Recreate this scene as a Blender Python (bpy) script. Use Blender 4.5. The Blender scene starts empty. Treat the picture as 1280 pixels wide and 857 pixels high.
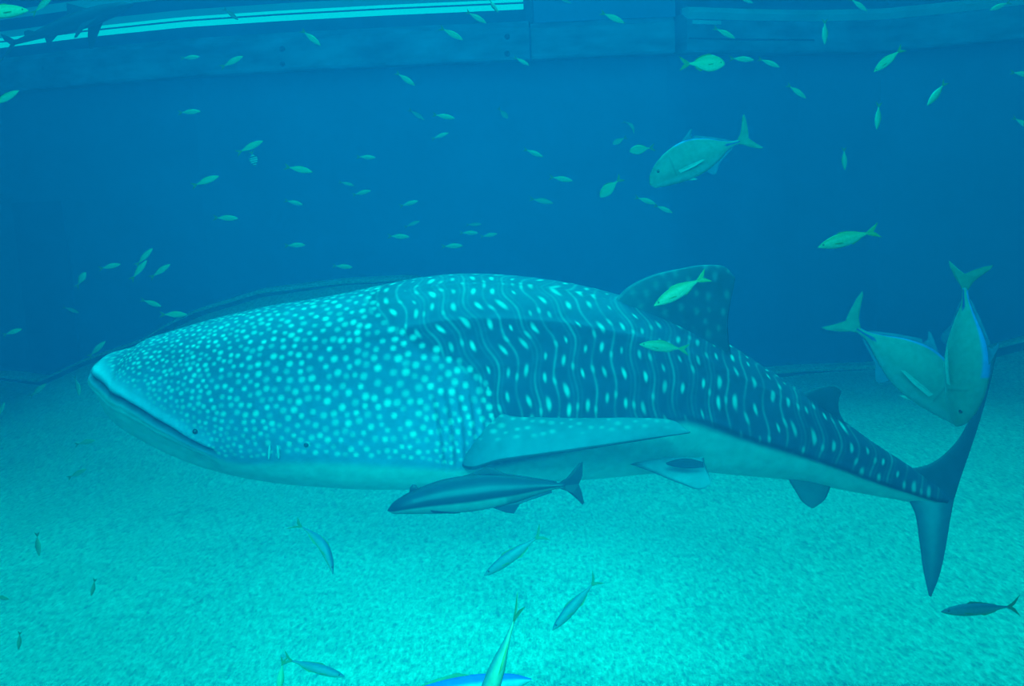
import bpy, bmesh, math, random
import numpy as np
from mathutils import Vector, Matrix, kdtree
from mathutils import noise as mnoise

rng = np.random.default_rng(7)
scene = bpy.context.scene
COL = scene.collection

# ------------------------------------------------------------------ camera
F = 1256.0                                   # focal length in pixels of the 1280 wide frame
CAM = Vector((0.0, 0.0, 2.8))
_p, _r = math.radians(9.4), math.radians(2.5)
FWD = Vector((0, math.cos(_p), -math.sin(_p)))
_u0 = Vector((0, math.sin(_p), math.cos(_p)))
_r0 = Vector((1, 0, 0))
RGT = _r0 * math.cos(_r) - _u0 * math.sin(_r)
UPV = _u0 * math.cos(_r) + _r0 * math.sin(_r)
cam_data = bpy.data.cameras.new('camera')
cam_data.sensor_width = 36.0
cam_data.lens = F / 1280 * 36.0
cam_data.clip_start = 0.05
cam_data.clip_end = 200
cam = bpy.data.objects.new('camera', cam_data)
COL.objects.link(cam)
cam.matrix_world = Matrix((
    (RGT.x, UPV.x, -FWD.x, CAM.x), (RGT.y, UPV.y, -FWD.y, CAM.y),
    (RGT.z, UPV.z, -FWD.z, CAM.z), (0, 0, 0, 1)))
scene.camera = cam


def at(px, py, d):
    """A point of the tank: what stands at this pixel of the photograph, d metres in front of the lens."""
    return CAM + (FWD + RGT * ((px - 640) / F) + UPV * ((428.5 - py) / F)) * d


# ------------------------------------------------------------------ world, lamps, exposure
world = bpy.data.worlds.new('world')
scene.world = world
world.use_nodes = True
bg = world.node_tree.nodes['Background']
bg.inputs['Color'].default_value = (0.02, 0.35, 0.60, 1)
bg.inputs['Strength'].default_value = 0.10

vs = scene.view_settings
scene.display_settings.display_device = 'sRGB'
vs.view_transform = 'Standard'
vs.look = 'None'
vs.exposure = 0.0
vs.gamma = 1.0
vs.use_curve_mapping = False


def area(name, loc, target, sx, sy, power, color, spread=180):
    d = bpy.data.lights.new(name, 'AREA')
    d.shape = 'RECTANGLE'
    d.size, d.size_y = sx, sy
    d.energy = power
    d.color = color
    d.spread = math.radians(spread)
    o = bpy.data.objects.new(name, d)
    COL.objects.link(o)
    o.location = loc
    o.rotation_euler = (Vector(target) - Vector(loc)).to_track_quat('-Z', 'Y').to_euler()
    return o


# daylight from the open surface of the tank, and an added fill from the viewing side
area('surface_light', (0.8, 4.0, 8.6), (0.8, 4.0, 0), 14, 12, 1180, (0.22, 1.0, 0.88))
area('far_side_lamps', (0.3, 9.6, 8.4), (0.2, 4.2, 0), 9, 1.5, 680, (0.22, 1.0, 0.86), 120)
area('flank_fill', (-0.5, -2.5, 6.2), (-0.2, 6.5, 0.8), 9, 2.5, 1400, (0.22, 1.0, 0.92))  # added fill behind the camera, brightens the flanks facing it
sp = bpy.data.lights.new('feeding_lamp', 'SPOT')
sp.energy = 8500
sp.color = (0.35, 1.0, 0.84)
sp.spot_size = math.radians(27)
sp.spot_blend = 1.0
sp.shadow_soft_size = 0.5
spo = bpy.data.objects.new('feeding_lamp', sp)
COL.objects.link(spo)
spo.location = (0.0, -1.5, 4.6)
spo.rotation_euler = (Vector((-0.2, 5.0, 0)) - spo.location).to_track_quat('-Z', 'Y').to_euler()


# ------------------------------------------------------------------ helpers
def tag(o, label=None, cat=None, group=None, kind=None):
    for k, v in (('label', label), ('category', cat), ('group', group), ('kind', kind)):
        if v:
            o[k] = v
    return o


def new_mat(name):
    m = bpy.data.materials.new(name)
    m.use_nodes = True
    nt = m.node_tree
    return m, nt, nt.nodes['Principled BSDF']


def node(nt, t, **kw):
    n = nt.nodes.new(t)
    for k, v in kw.items():
        setattr(n, k, v)
    return n


def ramp(nt, stops):
    n = nt.nodes.new('ShaderNodeValToRGB')
    e = n.color_ramp.elements
    while len(e) < len(stops):
        e.new(0.5)
    for el, (p, c) in zip(e, stops):
        el.position = p
        el.color = tuple(c) + (1,)
    return n


def mesh_obj(name, verts, faces, mat=None, parent=None, smooth=True, colors=None, link=True):
    me = bpy.data.meshes.new(name)
    me.from_pydata([tuple(v) for v in verts], [], faces)
    if smooth:
        me.polygons.foreach_set('use_smooth', np.ones(len(me.polygons), dtype=bool))
    if colors is not None:
        a = me.color_attributes.new('skin', 'FLOAT_COLOR', 'POINT')
        c = np.ones((len(verts), 4), dtype=np.float32)
        c[:, :3] = np.asarray(colors, dtype=np.float32)
        a.data.foreach_set('color', c.ravel())
    if mat:
        me.materials.append(mat)
    me.update()
    o = bpy.data.objects.new(name, me)
    COL.objects.link(o)
    if parent:
        o.parent = parent
    return o


def bm_obj(name, bm, mat=None, parent=None, smooth=False):
    me = bpy.data.meshes.new(name)
    bmesh.ops.recalc_face_normals(bm, faces=bm.faces)
    bm.to_mesh(me)
    bm.free()
    if smooth:
        for p in me.polygons:
            p.use_smooth = True
    if mat:
        me.materials.append(mat)
    o = bpy.data.objects.new(name, me)
    COL.objects.link(o)
    if parent:
        o.parent = parent
    return o


def interp(x, pts):
    a = np.asarray(pts, dtype=float)
    return np.interp(x, a[:, 0], a[:, 1])


def spline(t, pts):
    """Catmull-Rom through (x, y...) rows, monotone in x, evaluated at t."""
    a = np.asarray(pts, dtype=float)
    x = a[:, 0]
    out = np.zeros((len(t), a.shape[1] - 1))
    for k in range(1, a.shape[1]):
        y = a[:, k]
        m = np.gradient(y, x)
        i = np.clip(np.searchsorted(x, t) - 1, 0, len(x) - 2)
        h = x[i + 1] - x[i]
        s = np.clip((t - x[i]) / h, 0, 1)
        out[:, k - 1] = ((2 * s**3 - 3 * s**2 + 1) * y[i] + (s**3 - 2 * s**2 + s) * h * m[i]
                         + (-2 * s**3 + 3 * s**2) * y[i + 1] + (s**3 - s**2) * h * m[i + 1])
    return out


def grid_faces(n, m, closed=False):
    f = []
    mm = m if closed else m - 1
    for i in range(n - 1):
        for j in range(mm):
            k = (j + 1) % m
            f.append((i * m + j, i * m + k, (i + 1) * m + k, (i + 1) * m + j))
    return f


def sstep(a, b, x):
    t = np.clip((np.asarray(x, dtype=float) - a) / (b - a), 0, 1)
    return t * t * (3 - 2 * t)


# ------------------------------------------------------------------ materials
def attr_mat(name, rough=0.45, spec=0.4, nscale=60, nstr=0.25, bump=0.0):
    m, nt, b = new_mat(name)
    a = node(nt, 'ShaderNodeAttribute', attribute_name='skin')
    tc = node(nt, 'ShaderNodeTexCoord')
    no = node(nt, 'ShaderNodeTexNoise')
    no.inputs['Scale'].default_value = nscale
    no.inputs['Detail'].default_value = 4
    nt.links.new(tc.outputs['Object'], no.inputs['Vector'])
    r = ramp(nt, [(0.3, (1 - nstr,) * 3), (0.7, (1 + nstr * 0.5,) * 3)])
    nt.links.new(no.outputs['Fac'], r.inputs['Fac'])
    mx = node(nt, 'ShaderNodeMix', data_type='RGBA', blend_type='MULTIPLY')
    mx.inputs['Factor'].default_value = 1.0
    nt.links.new(a.outputs['Color'], mx.inputs[6])
    nt.links.new(r.outputs['Color'], mx.inputs[7])
    nt.links.new(mx.outputs[2], b.inputs['Base Color'])
    b.inputs['Roughness'].default_value = rough
    b.inputs['Specular IOR Level'].default_value = spec
    if bump:
        bp = node(nt, 'ShaderNodeBump')
        bp.inputs['Strength'].default_value = bump
        bp.inputs['Distance'].default_value = 0.004
        nt.links.new(no.outputs['Fac'], bp.inputs['Height'])
        nt.links.new(bp.outputs['Normal'], b.inputs['Normal'])
    return m


def plain_mat(name, color, rough=0.6, nscale=3.0, nstr=0.2, bump=0.0, stretch=None, spec=0.3):
    m, nt, b = new_mat(name)
    tc = node(nt, 'ShaderNodeTexCoord')
    mp = node(nt, 'ShaderNodeMapping')
    if stretch:
        mp.inputs['Scale'].default_value = stretch
    nt.links.new(tc.outputs['Object'], mp.inputs['Vector'])
    no = node(nt, 'ShaderNodeTexNoise')
    no.inputs['Scale'].default_value = nscale
    no.inputs['Detail'].default_value = 6
    nt.links.new(mp.outputs['Vector'], no.inputs['Vector'])
    lo = [c * (1 - nstr) for c in color]
    hi = [min(1, c * (1 + nstr)) for c in color]
    r = ramp(nt, [(0.32, lo), (0.68, hi)])
    nt.links.new(no.outputs['Fac'], r.inputs['Fac'])
    nt.links.new(r.outputs['Color'], b.inputs['Base Color'])
    b.inputs['Roughness'].default_value = rough
    b.inputs['Specular IOR Level'].default_value = spec
    if bump:
        bp = node(nt, 'ShaderNodeBump')
        bp.inputs['Strength'].default_value = bump
        bp.inputs['Distance'].default_value = 0.01
        nt.links.new(no.outputs['Fac'], bp.inputs['Height'])
        nt.links.new(bp.outputs['Normal'], b.inputs['Normal'])
    return m


def sand_mat():
    m, nt, b = new_mat('coral_sand')
    tc = node(nt, 'ShaderNodeTexCoord')
    n1 = node(nt, 'ShaderNodeTexNoise')
    n1.inputs['Scale'].default_value = 38
    n1.inputs['Detail'].default_value = 6
    n1.inputs['Roughness'].default_value = 0.75
    mp = node(nt, 'ShaderNodeMapping')
    mp.inputs['Scale'].default_value = (1, 0.38, 1)
    nt.links.new(tc.outputs['Object'], mp.inputs['Vector'])
    nt.links.new(mp.outputs['Vector'], n1.inputs['Vector'])
    n2 = node(nt, 'ShaderNodeTexNoise')
    n2.inputs['Scale'].default_value = 1.1
    n2.inputs['Detail'].default_value = 3
    nt.links.new(tc.outputs['Object'], n2.inputs['Vector'])
    vo = node(nt, 'ShaderNodeTexVoronoi')
    vo.inputs['Scale'].default_value = 55
    nt.links.new(tc.outputs['Object'], vo.inputs['Vector'])
    r1 = ramp(nt, [(0.34, (0.20, 0.30, 0.36)), (0.50, (0.58, 0.60, 0.54)), (0.66, (0.90, 0.90, 0.80))])
    nt.links.new(n1.outputs['Fac'], r1.inputs['Fac'])
    r2 = ramp(nt, [(0.3, (0.86, 0.88, 0.9)), (0.7, (1, 1, 1))])
    nt.links.new(n2.outputs['Fac'], r2.inputs['Fac'])
    r3 = ramp(nt, [(0.0, (1.0, 1.0, 1.0)), (0.6, (0.86, 0.88, 0.90))])
    nt.links.new(vo.outputs['Distance'], r3.inputs['Fac'])
    mx = node(nt, 'ShaderNodeMix', data_type='RGBA', blend_type='MULTIPLY')
    mx.inputs['Factor'].default_value = 1
    nt.links.new(r1.outputs['Color'], mx.inputs[6])
    nt.links.new(r2.outputs['Color'], mx.inputs[7])
    m2 = node(nt, 'ShaderNodeMix', data_type='RGBA', blend_type='MULTIPLY')
    m2.inputs['Factor'].default_value = 1
    nt.links.new(mx.outputs[2], m2.inputs[6])
    nt.links.new(r3.outputs['Color'], m2.inputs[7])
    nt.links.new(m2.outputs[2], b.inputs['Base Color'])
    b.inputs['Roughness'].default_value = 0.9
    b.inputs['Specular IOR Level'].default_value = 0.15
    bp = node(nt, 'ShaderNodeBump')
    bp.inputs['Strength'].default_value = 0.9
    bp.inputs['Distance'].default_value = 0.03
    nt.links.new(n1.outputs['Fac'], bp.inputs['Height'])
    nt.links.new(bp.outputs['Normal'], b.inputs['Normal'])
    return m


def emit_mat(name, color, strength):
    m = bpy.data.materials.new(name)
    m.use_nodes = True
    nt = m.node_tree
    nt.nodes.clear()
    out = node(nt, 'ShaderNodeOutputMaterial')
    e = node(nt, 'ShaderNodeEmission')
    e.inputs['Color'].default_value = tuple(color) + (1,)
    e.inputs['Strength'].default_value = strength
    nt.links.new(e.outputs[0], out.inputs['Surface'])
    return m


def water_mat():
    m = bpy.data.materials.new('tank_water')
    m.use_nodes = True
    nt = m.node_tree
    nt.nodes.clear()
    out = node(nt, 'ShaderNodeOutputMaterial')
    sc = node(nt, 'ShaderNodeVolumeScatter')
    sc.inputs['Color'].default_value = (0.02, 0.26, 0.80, 1)
    sc.inputs['Density'].default_value = 0.041
    sc.inputs['Anisotropy'].default_value = 0.1
    ab = node(nt, 'ShaderNodeVolumeAbsorption')
    ab.inputs['Color'].default_value = (0.0, 0.93, 0.955, 1)
    ab.inputs['Density'].default_value = 0.55
    ad = node(nt, 'ShaderNodeAddShader')
    nt.links.new(sc.outputs[0], ad.inputs[0])
    nt.links.new(ab.outputs[0], ad.inputs[1])
    nt.links.new(ad.outputs[0], out.inputs['Volume'])
    return m


M_SAND = sand_mat()
M_WALL = plain_mat('blue_tank_paint', (0.03, 0.135, 0.30), 0.8, 0.8, 0.10)
M_WALLDARK = plain_mat('dark_blue_panel', (0.02, 0.10, 0.24), 0.8, 0.8, 0.12)
M_BEAM = plain_mat('stained_concrete', (0.08, 0.155, 0.26), 0.8, 1.6, 0.5, 0.3, (1.0, 1.0, 3.0))
M_BEAMLIT = plain_mat('pale_sill', (0.25, 0.40, 0.50), 0.6, 2.0, 0.15)  # lit look of sill and ledge mark put into a paler colour
M_FRAME = plain_mat('dark_window_frame', (0.015, 0.06, 0.13), 0.6, 3, 0.2)
M_HOLE = plain_mat('dark_bolt_hole', (0.01, 0.03, 0.06), 0.8, 10, 0.2)
M_LIT = emit_mat('lit_window_band', (0.0, 1.0, 0.86), 0.95)
M_DIM = emit_mat('dim_window_band', (0.0, 0.75, 0.85), 0.26)
M_SHARK = attr_mat('whale_shark_skin', 0.6, 0.15, 16, 0.16)
M_FISH = attr_mat('fish_skin', 0.55, 0.2, 25, 0.15)
M_EYE = plain_mat('fish_eye', (0.01, 0.012, 0.015), 0.15, 5, 0.1, spec=0.6)
M_MOUTH = plain_mat('mouth_lining', (0.02, 0.035, 0.06), 0.6, 12, 0.2)

# ------------------------------------------------------------------ the tank
WALL = [(-14, 17.5), (-11, 16.6), (-7.5, 15.5), (-5.75, 14.74), (-4.24, 14.25), (-2.88, 14.08), (-1.5, 14.0), (0.17, 14.0),
        (1.24, 13.97), (2.30, 13.97), (3.29, 14.42), (4.29, 14.79), (5.48, 14.94), (6.42, 14.5), (7.08, 14.05), (8.6, 13.0), (11, 11.2), (13, 9)]
BANK = [(-14, 0.0), (-8.5, 0.02), (-7.9, 0.05), (-7.1, 0.0), (-6.2, 0.36), (-5.2, 0.68), (-4.85, 0.87), (-4.26, 1.12), (-3.43, 1.335), (-2.31, 1.43),
        (-1.41, 1.44), (-0.75, 1.32), (0.14, 1.02), (1.36, 0.50), (2.48, 0.05), (3.3, -0.17), (3.7, -0.21), (5.3, -0.27),
        (5.95, -0.24), (6.46, -0.13), (7.2, 0.2), (8.2, 0.5), (13, 0.6)]
Z_LEDGE = 4.315
Z_BEAM_TOP = 4.86   # set again below from where its front edge shows


def wall_y(x):
    return interp(x, WALL)


def zwall(px, py, off):
    """Height on the wall (moved off metres forward) that shows at this pixel."""
    d = 14.0
    for _ in range(20):
        P = at(px, py, d)
        d *= (float(wall_y(P.x)) - off) / P.y
    return at(px, py, d)


Z_BEAM_TOP = zwall(400, 37, 0.30).z


def wall_xs(x0, x1, step=0.25):
    n = max(2, int(round((x1 - x0) / step)) + 1)
    return np.linspace(x0, x1, n)


def wall_strip(name, x0, x1, prof, mat, parent=None, step=0.25, smooth=False):
    """A closed prism that follows the wall's plan; prof is a loop of (offset in front of the wall, z)."""
    xs = wall_xs(x0, x1, step)
    ys = wall_y(xs)
    dx, dy = np.gradient(xs), np.gradient(ys)
    ln = np.hypot(dx, dy)
    nx, ny = dy / ln, -dx / ln
    k = len(prof)
    V = []
    for i in range(len(xs)):
        for (o, z) in prof:
            V.append((xs[i] + nx[i] * o, ys[i] + ny[i] * o, z))
    Fc = grid_faces(len(xs), k, True)
    Fc.append(tuple(range(k))[::-1])
    Fc.append(tuple((len(xs) - 1) * k + j for j in range(k)))
    o = mesh_obj(name, V, Fc, mat, parent, smooth)
    bm = bmesh.new()
    bm.from_mesh(o.data)
    bmesh.ops.recalc_face_normals(bm, faces=bm.faces)
    bm.to_mesh(o.data)
    bm.free()
    return o


def floor_z(x, y):
    zb = interp(x, BANK)
    wy = wall_y(x)
    t = sstep(0.0, 1.0, (y - (wy - 5.0)) / 4.6)
    # the narrow dark trench just in front of the kerb at the foot of the wall
    d = wy - y
    tr = -0.02 * np.exp(-((d - 0.42) / 0.10) ** 2)
    un = 0.025 * np.sin(x * 1.3 + 0.7 * y) * np.sin(y * 0.9 - 0.4 * x)
    return zb * t + tr + un


wall = wall_strip('wall_back', -14, 13, [(0, -1.2), (0, 7.0), (-0.4, 7.0), (-0.4, -1.2)], M_WALL, smooth=False)
tag(wall, kind='structure')

nx_, ny_ = 280, 200
gx = np.linspace(-14, 13, nx_)
tt = np.linspace(0, 1, ny_)
V = []
for j in range(ny_):
    wy = wall_y(gx) + 0.05
    y = -2.0 + (wy + 2.0) * (1 - (1 - tt[j]) ** 1.6)
    V.append(np.stack([gx, y, floor_z(gx, y)], 1))
V = np.concatenate(V)
fl = mesh_obj('floor', V, grid_faces(ny_, nx_), M_SAND)
tag(fl, kind='structure')

# kerb along the foot of the wall, following the sand bank
xs = wall_xs(-13.5, 12.5, 0.15)
ys = wall_y(xs)
dx, dy = np.gradient(xs), np.gradient(ys)
ln = np.hypot(dx, dy)
kn = np.stack([dy / ln, -dx / ln], 1)
kz = interp(xs, BANK)
V = []
for i in range(len(xs)):
    for o, z in ((-0.05, -0.3), (0.30, -0.3), (0.30, 0.045), (0.26, 0.065), (-0.05, 0.075)):
        V.append((xs[i] + kn[i, 0] * o, ys[i] + kn[i, 1] * o, kz[i] + z))
kerb = mesh_obj('baseboard_back', V, grid_faces(len(xs), 5, True), M_SAND, smooth=False)
tag(kerb, kind='structure')

V = []
for i in range(len(xs)):
    for o, z in ((0.25, -0.1), (0.325, -0.1), (0.325, 0.018), (0.25, 0.018)):
        V.append((xs[i] + kn[i, 0] * o, ys[i] + kn[i, 1] * o, kz[i] + z))
M_SEAL = plain_mat('dark_rubber_seal', (0.05, 0.10, 0.14), 0.8, 4, 0.3)
mesh_obj('seal', V, grid_faces(len(xs), 4, True), M_SEAL, kerb, smooth=False)

# concrete beam under the windows: three cast lengths with bolt holes
BEAM = [(-0.05, Z_LEDGE), (0.30, Z_LEDGE), (0.32, Z_LEDGE + 0.03), (0.32, Z_BEAM_TOP - 0.09), (0.20, Z_BEAM_TOP), (-0.05, Z_BEAM_TOP)]


def beam(name, x0, x1, holes, top=0.0, front=0.0):
    pr = [(o + (front if o > 0 else 0), z + (top if z > Z_LEDGE + 0.3 else 0)) for o, z in BEAM]
    b = wall_strip(name, x0, x1, pr, M_BEAM)
    tag(b, kind='structure')
    for (px, py) in holes:
        # each hole sits on the front face of the beam
        best = None
        for x in np.linspace(x0, x1, 400):
            y = float(wall_y(x)) - 0.32 - front
            v = Vector((x, y, 0)) - CAM
            q = (v.dot(RGT) / v.dot(FWD)) if v.dot(FWD) > 0 else 9
            d0 = y / (FWD + RGT * ((px - 640) / F) + UPV * ((428.5 - py) / F)).y
            P = at(px, py, d0)
            if best is None or abs(P.x - x) < best[0]:
                best = (abs(P.x - x), P)
        P = best[1]
        bm = bmesh.new()
        bmesh.ops.create_cone(bm, cap_ends=True, segments=14, radius1=0.042, radius2=0.034, depth=0.03)
        bmesh.ops.transform(bm, matrix=Matrix.Translation(P) @ Matrix.Rotation(math.radians(90), 4, 'X'), verts=bm.verts)
        bm_obj('bolt_hole', bm, M_HOLE, b, True)
    return b


beam('trim_1', -13.5, 0.41, [(56, 85), (60, 107), (353, 61), (353, 80), (634, 46), (634, 67)])
beam('trim_2', 0.43, 2.31, [], -0.02, -0.02)
beam('trim_3', 2.33, 12.5, [(879, 36), (877, 55), (1173, 27), (1169, 48)], 0.0, 0.03)

b3 = bpy.data.objects['trim_3']
q0, q1 = zwall(848, 48, 0.36), zwall(1008, 50, 0.36)
wall_strip('open_joint', q0.x, q1.x, [(0.34, q0.z - 0.012), (0.356, q0.z - 0.012), (0.356, q0.z + 0.012), (0.34, q0.z + 0.012)], M_HOLE, b3)
q0, q1 = zwall(852, 27, 0.36), zwall(888, 27, 0.36)
wall_strip('highlight_mark', q0.x, q1.x, [(0.34, q0.z - 0.03), (0.362, q0.z - 0.03), (0.362, q0.z + 0.02), (0.34, q0.z + 0.02)], M_BEAMLIT, b3)  # highlight on the ledge, laid on as a thin pale strip

# window openings above the beam, lit from the gallery behind them
def window(name, x0, x1, strips, zb, zt, mullions):
    w = wall_strip(name, x0, x1, [(0.01, zb), (0.05, zb), (0.05, zt), (0.01, zt)], M_FRAME)
    tag(w, kind='structure')
    for (a, b, m) in strips:
        s = wall_strip('lit_band', x0 + 0.02, x1 - 0.1, [(0.06, a), (0.09, a), (0.09, b), (0.06, b)], m, w)
    for x in mullions:
        wall_strip('jamb', x - 0.05, x + 0.05, [(0.0, zb), (0.20, zb), (0.20, zt), (0.0, zt)], M_FRAME, w, 0.05)
    return w


zz = lambda py: zwall(400, py, 0.09).z
STR = [(zz(23.2), zz(16.6), M_LIT), (zz(13.8), zz(10.6), M_LIT), (zz(10.0), zz(1.5), M_DIM), (zz(-15), zz(-26), M_DIM)]
xw = zwall(664, 15, 0.05).x
window('window_1', -13.5, xw, STR, Z_BEAM_TOP - 0.05, 6.6, [xw - 0.03])
xr = zwall(842, 8, 0.05).x
window('window_2', xr, 12.5, [], Z_BEAM_TOP, 6.6, [xr + 0.03])
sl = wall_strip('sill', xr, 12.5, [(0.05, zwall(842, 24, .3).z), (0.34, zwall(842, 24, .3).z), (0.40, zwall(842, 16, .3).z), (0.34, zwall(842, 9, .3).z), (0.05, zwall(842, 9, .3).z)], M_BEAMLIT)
sl.parent = bpy.data.objects['window_2']
pier = wall_strip('trim_4', xw + 0.03, xr - 0.02, [(0.0, Z_BEAM_TOP - 0.03), (0.22, Z_BEAM_TOP - 0.03), (0.22, 6.9), (0.0, 6.9)], M_WALL)
tag(pier, kind='structure')

# darker panel on the wall at the left
pa, pb = zwall(22, 300, 0.03), zwall(84, 300, 0.03)
dp = wall_strip('trim_5', pa.x, pb.x, [(0.0, 0.1), (0.05, 0.1), (0.05, zwall(50, 252, .03).z), (0.0, zwall(50, 252, .03).z)], M_WALLDARK)
tag(dp, kind='structure')

# the water itself: a clear blue haze that fills the tank
bm = bmesh.new()
bmesh.ops.create_cube(bm, size=1)
bmesh.ops.transform(bm, matrix=Matrix.Translation((-0.5, 7.3, 3.0)) @ Matrix.Diagonal((29, 22, 9.4, 1)), verts=bm.verts)
water = bm_obj('water', bm, water_mat())
tag(water, kind='structure')

# ------------------------------------------------------------------ the whale shark
# spine pixel x, y, half height in pixels, width ratio, roll, depth
ST = [(116, 465, 1, 1.0, 24, 5.45),
      (118, 466, 11, 1.2, 24, 5.45),
      (124, 468, 22, 1.25, 24, 5.45),
      (136, 471, 34, 1.3, 24, 5.45),
      (160, 478, 51, 1.32, 25, 5.46),
      (200, 483, 69, 1.32, 26, 5.47),
      (250, 487, 87, 1.30, 27, 5.49),
      (300, 489, 100, 1.26, 28, 5.51),
      (350, 489, 109, 1.22, 28, 5.53),
      (400, 488, 115, 1.18, 28, 5.55),
      (450, 485.5, 121, 1.14, 28, 5.57),
      (510, 480, 127, 1.08, 28, 5.59),
      (570, 475, 130, 1.02, 28, 5.61),
      (650, 475, 127, 0.97, 28, 5.63),
      (700, 477.5, 122, 0.95, 28, 5.64),
      (760, 483.5, 113, 0.93, 28, 5.65),
      (820, 493, 100, 0.92, 27, 5.66),
      (870, 505, 86, 0.92, 26, 5.67),
      (930, 525, 70, 0.92, 25, 5.67),
      (1000, 550, 52, 0.92, 24, 5.67),
      (1070, 580, 35, 0.92, 22, 5.66),
      (1130, 604, 22, 0.80, 20, 5.65),
      (1165, 619, 14, 0.6, 20, 5.64),
      (1184, 628, 7, 0.35, 20, 5.63)]
NS, NA = 860, 320
t0 = np.linspace(0, 1, NS)
sx = 116 + (1184 - 116) * (0.985 * t0 + 0.015 * t0) 
sx = np.concatenate([116 + 20 * np.linspace(0, 1, 40, endpoint=False) ** 2, np.linspace(136, 1184, NS - 40)])
st = spline(sx, ST)
sy, hh, rr, ro, dd = st.T
hh = np.maximum(hh, 0.5)
# angle: 0 dorsal, 90 towards the viewer's side, 180 belly
ph = np.linspace(0, 2 * math.pi, NA, endpoint=False)
S = np.broadcast_to(sx[:, None], (NS, NA))
PH = np.broadcast_to(ph[None, :], (NS, NA))
PA = np.degrees(np.where(PH > math.pi, 2 * math.pi - PH, PH))       # 0..180, the same on both flanks

# arc length along the surface in pixels of the side view
A_px = hh / np.sqrt(np.cos(np.radians(ro)) ** 2 + (rr * np.sin(np.radians(ro))) ** 2)
Lv = np.radians(PA) * (A_px * (1 + rr) / 2)[:, None]                # distance from the ridge of the back

# positions
ex = 2.0 / 2.15
cx, sn = np.cos(PH), np.sin(PH)
# belly somewhat flatter than the back, head flat on top
ca = np.sign(cx) * np.abs(cx) ** ex
sa = np.sign(sn) * np.abs(sn) ** ex
cen = np.array([at(sx[i], sy[i], dd[i]) for i in range(NS)])
tan = np.gradient(cen, axis=0)
tan /= np.linalg.norm(tan, axis=1)[:, None]
# ring frame: smooth the tangent near the snout so that the rings stay upright
tow = np.array([(CAM - Vector(c)).normalized() for c in cen])
upv = np.cross(tan, tow)
upv /= np.linalg.norm(upv, axis=1)[:, None]
upv *= np.sign(upv[:, 2:3])
tow = np.cross(upv, tan)
tow *= np.sign((tow * np.array([(CAM - Vector(c)) for c in cen])).sum(1))[:, None]
cr, sr = np.cos(np.radians(ro))[:, None], np.sin(np.radians(ro))[:, None]
dors = upv * cr + tow * sr
side = tow * cr - upv * sr
Am = (A_px / F * dd)
Bm = Am * rr
POS0 = cen[:, None, :] + dors[:, None, :] * (Am[:, None] * ca)[..., None] + side[:, None, :] * (Bm[:, None] * sa)[..., None]
_W = POS0.reshape(-1, 3) - np.array(CAM)
_Z = _W @ np.array(FWD)
_X = 640 + F * (_W @ np.array(RGT)) / _Z
_Y = 428.5 - F * (_W @ np.array(UPV)) / _Z
_far = 400 * np.repeat((cen - np.array(CAM)) @ np.array(FWD), NA)


def on_body(pts):
    """(station, angle) on the smooth body of a row of points seen in the photograph."""
    out = []
    for (px, py) in pts:
        e = (_X - px) ** 2 + (_Y - py) ** 2 + 1e4 * (_Z * 400 > _far)
        k = int(e.argmin())
        out.append((float(S.flat[k]), float(PA.flat[k])))
    out.sort()
    return out


MOUTH = [(116, 70)] + on_body([(135, 492), (150, 501), (170, 513), (193, 527), (217, 540), (240, 554), (262, 564), (285, 572)])
COUNTER = MOUTH[1:] + on_body([(310, 573), (350, 571), (400, 569), (450, 571), (500, 575), (560, 580), (610, 578), (700, 560), (780, 535), (860, 520), (900, 532), (950, 550), (1000, 565), (1060, 586), (1120, 608), (1165, 623)])
COUNTER = sorted({round(a): b for a, b in COUNTER}.items())
MOUTH = sorted({round(a): b for a, b in MOUTH}.items())
mo = interp(S, MOUTH)
co = interp(S, COUNTER)

# relief as a factor on the radius
rad = np.ones((NS, NA))
px_r = A_px[:, None]
mask = sstep(116, 130, S) * (1 - sstep(278, 296, S))
gw = 5.0
dm = (PA - mo) * np.radians(1) * px_r * 1.12
rad -= mask * 7.0 / px_r * np.exp(-(dm / gw) ** 2)                   # the mouth slit
rad += mask * 3.0 / px_r * np.exp(-((dm + 10) / 6) ** 2)             # upper lip
rad -= mask * 5.0 / px_r * sstep(5, 14, dm) * (1 - sstep(40, 70, dm)) # lower jaw set back
rad += mask * 2.5 / px_r * np.exp(-((dm - 15) / 6) ** 2)             # lower lip
for r0, s0, s1, h in ((30, 470, 1010, 1.5), (56, 560, 900, 0.8), (0, 480, 780, 0.8)):
    m_ = sstep(s0, s0 + 60, S) * (1 - sstep(s1 - 80, s1, S))
    dl = (PA - r0) * np.radians(1) * px_r
    rad += m_ * h / px_r * np.exp(-(dl / 5) ** 2) - m_ * h * .6 / px_r * np.exp(-((dl - 9) / 5) ** 2)
# keel along the tail
m_ = sstep(800, 900, S) * (1 - sstep(1168, 1184, S))
dl = (PA - co) * np.radians(1) * px_r
rad += m_ * 3.5 / px_r * np.exp(-(dl / 4.5) ** 2)
# gill slits
GILL = [541, 556, 571, 585, 598]
gill = np.zeros((NS, NA))
for k, g in enumerate(GILL):
    gs = g + 6 * np.sin((PA - 70) * 0.045) 
    m_ = sstep(62, 76, PA) * (1 - sstep(104, 114, PA))
    gill = np.maximum(gill, m_ * np.exp(-((S - gs) / 2.2) ** 2))
    rad += m_ * 0.9 / px_r * np.exp(-((S - gs + 5) / 4) ** 2)
rad -= gill * 1.4 / px_r

POS = cen[:, None, :] + dors[:, None, :] * (Am[:, None] * ca * rad)[..., None] + side[:, None, :] * (Bm[:, None] * sa * rad)[..., None]

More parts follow.
